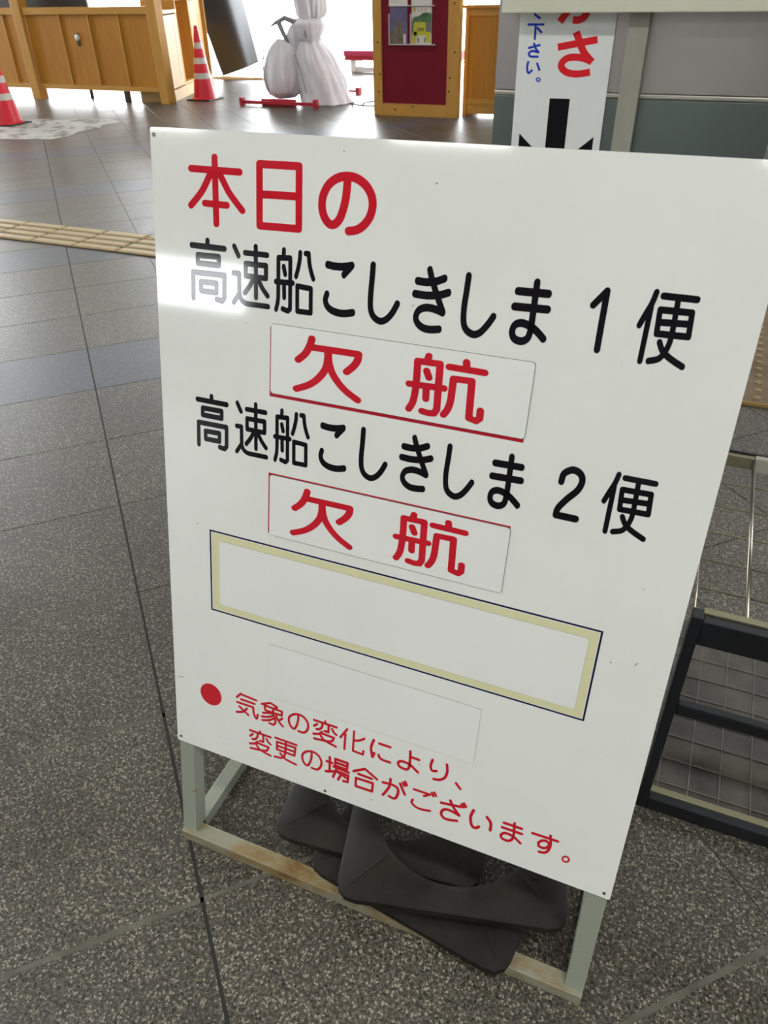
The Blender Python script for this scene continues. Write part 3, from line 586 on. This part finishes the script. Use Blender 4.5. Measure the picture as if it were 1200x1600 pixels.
letters('character', 'banner_red', 0.0205, 0.0185, BANNER['sa'], False)
letters('character', 'banner_red', 0.0205, 0.0185, BANNER['ka'], False)
for k in ('te', 'shita', 'sa2', 'i', 'maru'):
    letters('character', 'banner_blue', 0.0066 if k != 'maru' else 0.0038, 0.0060 if k != 'maru' else 0.0034, BANNER[k], False if k != 'maru' else True)
b = MB()
b.prism([(0.0650, 0.878), (0.0650, 0.62), (0.1265, 0.62), (0.1265, 0.878)], BN, 0, 0.0004)
b.prism([(-0.021, 0.777), (0.0640, 0.706), (0.0640, 0.600), (-0.021, 0.660)], BN, 0, 0.00041)
b.prism([(0.2120, 0.777), (0.1275, 0.706), (0.1275, 0.600), (0.2120, 0.660)], BN, 0, 0.00041)
b.prism([(0.0, 0.650), (0.1915, 0.650), (0.0957, 0.560)], BN, 0, 0.00042)
b.build('arrow', 'banner_black', sheet)

# ---------------------------------------------------------------- timber counter in the far corner
YC = 7.832
counter = empty('timber_counter', (-6.8, YC, 0))
tag(counter, 'low timber counter with vertical boards and square posts at the back', 'counter')
for x0, x1 in ((-7.835, -7.70), (-5.835, -5.71)):
    p = part('post', 'wood_mid', counter, (x0, x1, YC - 0.01, YC + 0.125, 0.0, 2.35), bev=0.006)
    for kz in (0.35, 0.72, 1.1, 0.12):
        kx = x1 + 0.0008; MB().lathe([(0.012, -0.0005), (0.012, 0.0005)], (0, 0, 0), 12).build('knot', 'knot', p).matrix_local = Matrix.Translation((kx + 6.8 - 0, 0.05 + 0.02 * math.sin(kz * 9), kz)) @ Matrix.Rotation(math.pi / 2, 4, 'Y')
part('beam', 'wood_h', counter, (-9.8, -5.71, YC - 0.005, YC + 0.12, 2.36, 2.48), bev=0.005)
for x0, x1 in ((-7.69, -5.845), (-9.8, -7.845)):
    part('top_rail', 'wood_h', counter, (x0, x1, YC + 0.01, YC + 0.075, 0.905, 0.978), bev=0.005)
    part('bottom_rail', 'wood_h', counter, (x0, x1, YC + 0.015, YC + 0.07, 0.122, 0.172), bev=0.004)
xs = [-9.8, -9.39, -8.95, -8.51, -8.07, -7.845]
for a, c in ((-7.69, -7.172), (-7.148, -6.735), (-6.711, -6.293), (-6.269, -5.845), (-9.8, -9.40), (-9.376, -8.96), (-8.936, -8.50), (-8.476, -8.06), (-8.036, -7.845)):
    part('board', 'wood_dark', counter, (a + 0.001, c - 0.001, YC + 0.045, YC + 0.062, 0.173, 0.904))
for x in (-7.160, -6.723, -6.281, -9.388, -8.948, -8.488, -8.048):
    part('batten', 'wood_mid', counter, (x - 0.011, x + 0.011, YC + 0.024, YC + 0.062, 0.173, 0.904), bev=0.003)
for x in (-6.36, -8.7):
    part('foot', 'dark', counter, (x - 0.03, x + 0.03, YC + 0.02, YC + 0.07, 0.0, 0.122))
kb = MB().lathe([(0.036, 0), (0.036, 0.012), (0.026, 0.02), (0.012, 0.024)], (0, 0, 0), 20)
kb = MB().add([(x, -z, y) for x, y, z in kb.v], kb.f).build('round_lock', 'clear', counter); kb.location = (-6.945 + 6.8, 0.045 , 0.674)
kb.matrix_parent_inverse = Matrix.Identity(4)
part('lock_plate', 'dark', counter, (-6.965, -6.915, YC + 0.038, YC + 0.0445, 0.585, 0.72))
bs = empty('black_screen', (-8.2, 8.07, 0)); tag(bs, 'flat black screen on thin legs standing behind the timber counter', 'screen')
part('screen', 'dark', bs, (-9.6, -6.865, 8.05, 8.09, 0.94, 1.62), bev=0.004)
for x in (-9.4, -7.1): part('leg', 'dark', bs, (x, x + 0.03, 8.055, 8.085, 0.0, 0.9395))

# cabinets running back from the counter
d0 = Vector((-5.80, 8.06, 0)); d1_ = Vector((-6.60, 10.25, 0)); ang = math.atan2((d1_ - d0).y, (d1_ - d0).x)
row = (d1_ - d0).length
def cabinet(t0, t1, label, is_open, depth=0.42, h=0.93):
    p = d0 + (d1_ - d0).normalized() * t0
    c = empty('side_cabinet', p, ang); tag(c, label, 'cabinet', 'cabinets beside the timber counter'); L = t1 - t0
    def lp(name, m, *bx, bev=0.003):
        b = MB()
        for q in bx: b.box(*q, bev)
        o = link(name, b.mesh(name), m); o.parent = c; return o
    lp('plinth', 'wood_light', (0, L, -0.004, depth, 0, 0.12)); lp('top', 'wood_light', (0, L, -0.014, depth, h - 0.035, h))
    lp('side', 'wood_mid', (0, 0.03, 0.0, depth, 0.121, h - 0.036)); lp('side', 'wood_mid', (L - 0.03, L, 0.0, depth, 0.121, h - 0.036))
    lp('back', 'wood_dark', (0.031, L - 0.031, depth - 0.02, depth, 0.121, h - 0.036))
    if not is_open:
        dr = lp('door', 'wood_light', (0.033, L - 0.033, 0.0, 0.022, 0.135, h - 0.05))
        o = link('groove', MB().box(L * 0.72, L * 0.72 + 0.012, -0.001, 0.0, 0.2, h - 0.12).mesh('groove'), 'knot'); o.parent = dr
    else:
        lp('shelf', 'wood_mid', (0.031, L - 0.031, 0.02, depth - 0.021, 0.121, 0.15))
cabinet(0.0, 0.56, 'pale wooden side cabinet with closed door next to the big post', False)
cabinet(0.565, 1.20, 'open fronted wooden side cabinet just left of the traffic cone', True, 0.42, 1.05)
cabinet(1.205, 1.72, 'tall pale side cabinet with closed door hidden behind the traffic cone', False, 0.42, 1.05)
cabinet(1.725, 2.0, 'farthest open fronted side cabinet next to the leaning black sheet', True, 0.42, 1.05)

# ---------------------------------------------------------------- traffic cones
def cone_at(x, y, label):
    c = empty('traffic_cone', (x, y, 0)); tag(c, label, 'traffic cone', 'red traffic cones')
    H = 0.735; z0 = 0.03; r0, r1 = 0.135, 0.022
    R = lambda t: r0 + (r1 - r0) * t
    def sec(name, t0, t1, m, dr=0.0, top=False):
        prof = [(R(t0) + dr, z0 + H * t0), (R(t1) + dr, z0 + H * t1)]
        if top: prof += [(R(t1) * 0.6, z0 + H * t1 + 0.008)]
        o = autosmooth(link(name, MB().lathe(prof, (0, 0, 0), 36).mesh(name), m), 40); o.parent = c
    sec('body', 0, 0.27, 'cone_red'); sec('reflective_band', 0.27, 0.352, 'cone_white', 0.0015); sec('body', 0.352, 0.483, 'cone_red')
    sec('reflective_band', 0.483, 0.567, 'cone_white', 0.0015); sec('body', 0.567, 0.695, 'cone_red'); sec('reflective_band', 0.695, 0.78, 'cone_white', 0.0015); sec('body', 0.78, 1.0, 'cone_red', 0, True)
    f = link('base', MB().lathe([(0.16, 0.012), (0.15, 0.022), (0.137, 0.03)], (0, 0, 0), 36).mesh('base'), 'cone_red'); f.parent = c
    f = link('weight', MB().box(-0.165, 0.165, -0.165, 0.165, 0.0, 0.014, 0.006).mesh('weight'), 'dark'); f.parent = c
    return c
cone_at(-5.57, 8.36, 'red traffic cone with pale bands in front of the side cabinets').rotation_euler.z = 0.0
cone_at(-6.52, 6.10, 'red traffic cone with pale bands on the worn white floor patch')

# ---------------------------------------------------------------- black sheet leaning at the back
sh = MB(); NX, NZ = 14, 8
def shp(s, t, off):
    z = 0.03 + t * 1.65 + 0.19 * s * (1 - t)
    x0 = -6.718 - 0.395 * z; wdt = 0.72 + 0.16 * t
    return (x0 + wdt * s, 10.62 + 0.16 * t + 0.11 * math.sin(math.pi * s) - 0.06 + off, z)
vs = [shp(i / NX, j / NZ, 0) for j in range(NZ + 1) for i in range(NX + 1)] + [shp(i / NX, j / NZ, 0.02) for j in range(NZ + 1) for i in range(NX + 1)]
n1 = (NX + 1) * (NZ + 1); fs = []
for j in range(NZ):
    for i in range(NX):
        a = j * (NX + 1) + i; q = (a, a + 1, a + NX + 2, a + NX + 1); fs.append(q); fs.append(tuple(n1 + k for k in q[::-1]))
for i in range(NX):
    fs.append((i, n1 + i, n1 + i + 1, i + 1)); a = NZ * (NX + 1) + i; fs.append((a, a + 1, n1 + a + 1, n1 + a))
for j in range(NZ):
    a = j * (NX + 1); fs.append((a, a + NX + 1, n1 + a + NX + 1, n1 + a)); a += NX; fs.append((a, n1 + a, n1 + a + NX + 1, a + NX + 1))
so = sh.add(vs, fs).build('leaning_black_sheet', 'black_sheet', None, False); autosmooth(so, 40)
tag(so, 'glossy black curved sheet leaning at the back behind the cone', 'sheet')
tp = part('timber_plinth', 'wood_light', None, (-7.5, -5.98, 10.45, 10.9, 0.0, 0.03), bev=0.004); tag(tp, 'low pale timber plinth under the leaning black sheet', 'plinth')

# ---------------------------------------------------------------- wrapped figure in white cloth on a red stand
wr = empty('wrapped_bundle', (-4.15, 8.45, 0)); tag(wr, 'tall bundle wrapped in white cloth sacks standing on a red base', 'wrapped bundle')
def sack(name, prof, c, fold, nf, seed, m='cloth', sx=1.0, sy=1.0, lean=(0, 0)):
    rnd = random.Random(seed); ph = [rnd.uniform(0, 6.28) for _ in range(5)]; n = 120; vs = []; fs = []
    zt = prof[-1][1]
    for r, z in prof:
        for k in range(n):
            a = 2 * math.pi * k / n
            q = 1 + fold * (math.sin(nf * a + ph[0] + 3 * z) * 0.6 + math.sin((2 * nf + 1) * a + ph[1]) * 0.3 + 0.5 * math.sin(2 * a + ph[2] + 5 * z))
            q += fold * 1.6 * (noise.noise(Vector((3.2 * math.cos(a) + seed * 7, 3.2 * math.sin(a), 4.5 * z)))) + fold * 1.2 * abs(noise.noise(Vector((7 * math.cos(a) + 3, 7 * math.sin(a) + seed, 3 * z))))
            vs.append((c[0] + r * q * sx * math.cos(a) + lean[0] * z, c[1] + r * q * sy * math.sin(a) + lean[1] * z, c[2] + z + 0.012 * fold * 10 * math.sin(3 * a + ph[3]) * (z / zt)))
    for i in range(len(prof) - 1):
        for k in range(n): fs.append((i * n + k, i * n + (k + 1) % n, (i + 1) * n + (k + 1) % n, (i + 1) * n + k))
    fs.append(tuple(range(n))[::-1]); fs.append(tuple((len(prof) - 1) * n + k for k in range(n)))
    o = link(name, MB().add(vs, fs).mesh(name), m, None, True); o.parent = wr; return o
def prof_of(pts, n=40):
    out = []
    for i in range(n + 1):
        q = i / n * (len(pts) - 1); k = min(int(q), len(pts) - 2); u = q - k
        p0, p1, p2, p3 = (pts[max(k - 1, 0)], pts[k], pts[k + 1], pts[min(k + 2, len(pts) - 1)])
        out.append(tuple(0.5 * (2 * b + (c - a) * u + (2 * a - 5 * b + 4 * c - d) * u * u + (3 * b - a - 3 * c + d) * u ** 3) for a, b, c, d in zip(p0, p1, p2, p3)))
    return out
s1 = sack('sack', prof_of([(0.12, 0.02), (0.20, 0.10), (0.215, 0.28), (0.15, 0.50), (0.045, 0.60)]), (-0.25, -0.14, 0.04), 0.08, 4, 1)
s2 = sack('sack', prof_of([(0.29, 0.0), (0.27, 0.08), (0.255, 0.28), (0.20, 0.48), (0.13, 0.60), (0.16, 0.64)]), (0.235, 0.0, 0.005), 0.07, 5, 2, lean=(-0.30, 0))
s3 = sack('sack', prof_of([(0.10, 0.0), (0.13, 0.04), (0.185, 0.15), (0.17, 0.20), (0.10, 0.22)]), (0.06, -0.03, 0.62), 0.045, 5, 3)
s4 = sack('upper_wrap', prof_of([(0.11, 0.0), (0.16, 0.06), (0.18, 0.30), (0.19, 0.62), (0.12, 0.80)]), (0.08, 0.0, 0.83), 0.10, 9, 4)
s5 = sack('sack', prof_of([(0.10, 0.0), (0.13, 0.08), (0.09, 0.2), (0.04, 0.27)]), (-0.12, 0.02, 0.53), 0.10, 5, 5)
for pts in ([(-0.03, -0.15, 0.80), (-0.18, -0.14, 0.845), (-0.30, -0.14, 0.80), (-0.36, -0.14, 0.77)], [(-0.26, -0.14, 0.80), (-0.20, -0.16, 0.70), (-0.155, -0.14, 0.60)]):
    o = link('tie', MB().tube(pts, [0.030, 0.026, 0.018, 0.010][:len(pts)], 8).mesh('tie'), 'cloth_dark', None, True); o.parent = wr
for pts in ([(-0.40, -0.26, 0.58), (-0.44, -0.27, 0.42), (-0.40, -0.33, 0.28), (-0.36, -0.30, 0.10)], [(-0.03, -0.24, 0.50), (0.06, -0.28, 0.32), (0.14, -0.34, 0.14)], [(0.09, -0.20, 0.80), (0.10, -0.19, 0.66)]):
    o = link('seam', MB().tube(pts, 0.008, 6).mesh('seam'), 'cloth_dark', None, True); o.parent = wr
rb = empty('red_foot_stand', (-4.33, 8.0, 0)); tag(rb, 'red metal foot stand lying under the wrapped white bundle', 'stand')
part('bar', 'red_metal', rb, (-4.79, -3.87, 7.985, 8.015, 0.020, 0.055), bev=0.004)
for x in (-4.83, -3.865): part('foot', 'red_metal', rb, (x, x + 0.04, 7.97, 8.04, 0.0, 0.085), bev=0.004)
part('plate', 'red_metal', rb, (-4.56, -4.12, 8.016, 8.06, 0.0, 0.075), bev=0.005)
r2 = empty('red_foot_bar', (-4.0, 9.28, 0)); tag(r2, 'small red metal foot bar on the floor behind the wrapped bundle', 'stand')
part('bar', 'red_metal', r2, (-4.35, -3.92, 9.27, 9.30, 0.02, 0.045), bev=0.003); part('foot', 'red_metal', r2, (-3.92, -3.87, 9.24, 9.33, 0.0, 0.075), bev=0.003)
ws = empty('black_wire_stand', (-3.3, 8.35, 0)); tag(ws, 'thin black wire stand lying on the floor beside the red display board', 'wire stand')
for pts in ([(-3.52, 8.22, 0.03), (-3.40, 8.22, 0.018), (-2.99, 8.22, 0.012)], [(-3.42, 8.36, 0.02), (-3.30, 8.36, 0.045), (-2.99, 8.36, 0.03)], [(-3.49, 8.22, 0.026), (-3.49, 8.22, 0.0)], [(-3.42, 8.36, 0.02), (-3.42, 8.36, 0.0)]):
    MB().tube(pts, 0.007, 8).build('wire', 'dark', ws, True)
rbn = empty('red_bench', (-4.6, 11.7, 0)); tag(rbn, 'red bench seat far back in the daylight', 'bench')
part('seat', 'red_bench', rbn, (-5.245, -3.4, 11.7, 12.1, 0.215, 0.292), bev=0.008); part('apron', 'red_metal', rbn, (-5.235, -3.41, 11.72, 12.08, 0.164, 0.2145), bev=0.004)
for x in (-5.15, -3.6): part('leg', 'clear', rbn, (x, x + 0.08, 11.75, 12.05, 0.0, 0.1635), bev=0.004)
part('stretcher', 'clear', rbn, (-5.06, -3.61, 11.76, 11.82, 0.005, 0.072), bev=0.004)

# ---------------------------------------------------------------- red display board in a pine frame
YR = 7.70
rd = empty('red_display_board', (-2.53, YR, 0)); tag(rd, 'dark red display board in a knotty pine frame holding leaflets', 'display board')
part('stile', 'wood_mid', rd, (-2.992, -2.894, YR, YR + 0.10, 0.0, 2.05), bev=0.004)
part('stile', 'wood_mid', rd, (-2.190, -2.070, YR, YR + 0.10, 0.0, 2.05), bev=0.004)
part('rail', 'wood_h', rd, (-2.8935, -2.1905, YR, YR + 0.10, 0.0, 0.115), bev=0.004); part('rail', 'wood_h', rd, (-2.8935, -2.1905, YR, YR + 0.10, 1.95, 2.05), bev=0.004)
rp = part('red_panel', 'red_panel', rd, (-2.8935, -2.1905, YR + 0.012, YR + 0.05, 0.1155, 1.9495)); rp['label'] = 'dark red panel'
for x, z in ((-2.935, 0.66), (-2.915, 0.38), (-2.93, 0.22), (-2.13, 0.98), (-2.11, 0.58), (-2.155, 0.36), (-2.16, 0.24), (-2.75, 0.06), (-2.55, 0.09)):
    o = MB().lathe([(0.010, 0), (0.010, 0.0012)], (0, 0, 0), 10); MB().add([(x + a, YR - c, z + b_) for a, b_, c in o.v], o.f).build('knot', 'knot', rd)
def pocket(x0, x1):
    p = part('leaflet_pocket', 'clear', rd, (x0, x1 + 0.03, YR - 0.022, YR + 0.011, 0.640, 0.646), (x0 - 0.004, x0, YR - 0.022, YR + 0.011, 0.640, 0.90)); return p
pocket(-2.80, -2.605); pocket(-2.570, -2.345)
part('leaflet_pocket', 'clear', rd, (-2.81, -2.33, YR - 0.010, YR + 0.0115, 0.962, 0.967))
def leaflet(x0, x1, z0, z1, m, label):
    o = part('leaflet', m, None, (x0, x1, YR + 0.0005, YR + 0.004, z0, z1)); tag(o, label, 'leaflet', 'leaflets on the red display board'); return o
M['leaf_violet'] = noisy('leaf_violet', [(0.35, (0.09, 0.075, 0.17)), (0.65, (0.16, 0.12, 0.22))], 5, 0.4)
M['leaf_brown'] = noisy('leaf_brown', [(0.35, (0.10, 0.075, 0.05)), (0.65, (0.20, 0.15, 0.10))], 14, 0.4)
M['leaf_green'] = noisy('leaf_green', [(0.35, (0.03, 0.10, 0.03)), (0.65, (0.10, 0.20, 0.08))], 25, 0.5)
M['leaf_grey'] = mat('leaf_grey', (0.14, 0.15, 0.12), 0.5)
M['leaf_yellow'] = mat('leaf_yellow', (0.55, 0.50, 0.02), 0.5)
M['leaf_olive'] = mat('leaf_olive', (0.22, 0.21, 0.03), 0.5)
M['leaf_orange'] = mat('leaf_orange', (0.55, 0.30, 0.03), 0.5)
M['leaf_blue'] = mat('leaf_blue', (0.10, 0.17, 0.30), 0.5)
la = leaflet(-2.797, -2.612, 0.647, 0.960, 'leaf_violet', 'leaflet with a violet and brown cover in the red display board')
def printed(par, m, poly, k=1): MB().prism(poly, lambda x, z, d: (x, YR + 0.0005 - d, z), 0.0, 0.0003 * k).build('print', m, par)
printed(la, 'leaf_brown', [(-2.797, 0.648), (-2.625, 0.648), (-2.64, 0.74), (-2.68, 0.82), (-2.71, 0.86), (-2.745, 0.78), (-2.797, 0.74)])
printed(la, 'leaf_blue', [(-2.796, 0.75), (-2.772, 0.75), (-2.772, 0.81), (-2.796, 0.81)], 2)
printed(la, 'paper', [(-2.655, 0.652), (-2.628, 0.652), (-2.632, 0.73), (-2.655, 0.73)], 2)
lb = leaflet(-2.566, -2.358, 0.647, 0.955, 'paper', 'leaflet with a yellow and green picture in the red display board')
printed(lb, 'leaf_green', [(-2.56, 0.83), (-2.36, 0.80), (-2.36, 0.90), (-2.40, 0.91), (-2.45, 0.905), (-2.49, 0.88), (-2.55, 0.87)])
printed(lb, 'leaf_grey', [(-2.565, 0.74), (-2.36, 0.74), (-2.36, 0.83), (-2.565, 0.84)], 2)
printed(lb, 'leaf_yellow', [(-2.545, 0.72), (-2.42, 0.72), (-2.42, 0.82), (-2.43, 0.83), (-2.535, 0.83), (-2.545, 0.82)], 3)
printed(lb, 'leaf_olive', [(-2.505, 0.755), (-2.435, 0.755), (-2.435, 0.785), (-2.505, 0.785)], 4)
printed(lb, 'leaf_yellow', [(-2.56, 0.652), (-2.52, 0.652), (-2.51, 0.75), (-2.56, 0.75)], 3); printed(lb, 'leaf_yellow', [(-2.415, 0.66), (-2.37, 0.66), (-2.37, 0.75), (-2.42, 0.75)], 3)
printed(lb, 'leaf_orange', [(-2.55, 0.915), (-2.525, 0.915), (-2.525, 0.95), (-2.55, 0.95)], 2)
for k in range(3): printed(lb, 'leaf_orange', [(-2.50 + 0.035 * k, 0.918), (-2.488 + 0.035 * k, 0.918), (-2.488 + 0.035 * k, 0.94), (-2.50 + 0.035 * k, 0.94)], 2)
for k in range(2): printed(lb, 'leaf_grey', [(-2.505 + 0.07 * k, 0.66), (-2.49 + 0.07 * k, 0.66), (-2.49 + 0.07 * k, 0.70), (-2.505 + 0.07 * k, 0.70)], 2)
leaflet(-2.807, -2.612, 0.968, 1.25, 'paper', 'plain pale leaflet above the violet one in the red display board')
leaflet(-2.570, -2.358, 0.968, 1.25, 'paper', 'plain pale leaflet above the yellow one in the red display board')

# ---------------------------------------------------------------- small timber cupboard beside the red board
YK = 7.893
ck = empty('timber_cupboard', (-1.7, YK, 0)); tag(ck, 'low timber cupboard standing between the red board and the steel cabinet', 'cupboard')
part('top', 'wood_h', ck, (-2.098, -1.2, YK - 0.02, YK + 0.45, 0.935, 0.960), bev=0.003)
part('side', 'wood_mid', ck, (-2.075, -2.035, YK - 0.004, YK + 0.45, 0.0, 0.9345), bev=0.003); part('side', 'wood_mid', ck, (-1.26, -1.22, YK - 0.004, YK + 0.45, 0.0, 0.9345), bev=0.003)
part('rail', 'wood_h', ck, (-2.0345, -1.2605, YK, YK + 0.03, 0.875, 0.9345)); part('rail', 'wood_h', ck, (-2.0345, -1.2605, YK, YK + 0.03, 0.112, 0.158))
part('door', 'wood_dark', ck, (-2.0345, -1.2605, YK + 0.008, YK + 0.03, 0.1585, 0.8745)); part('kick', 'wood_mid', ck, (-2.0345, -1.2605, YK + 0.012, YK + 0.03, 0.022, 0.1115))
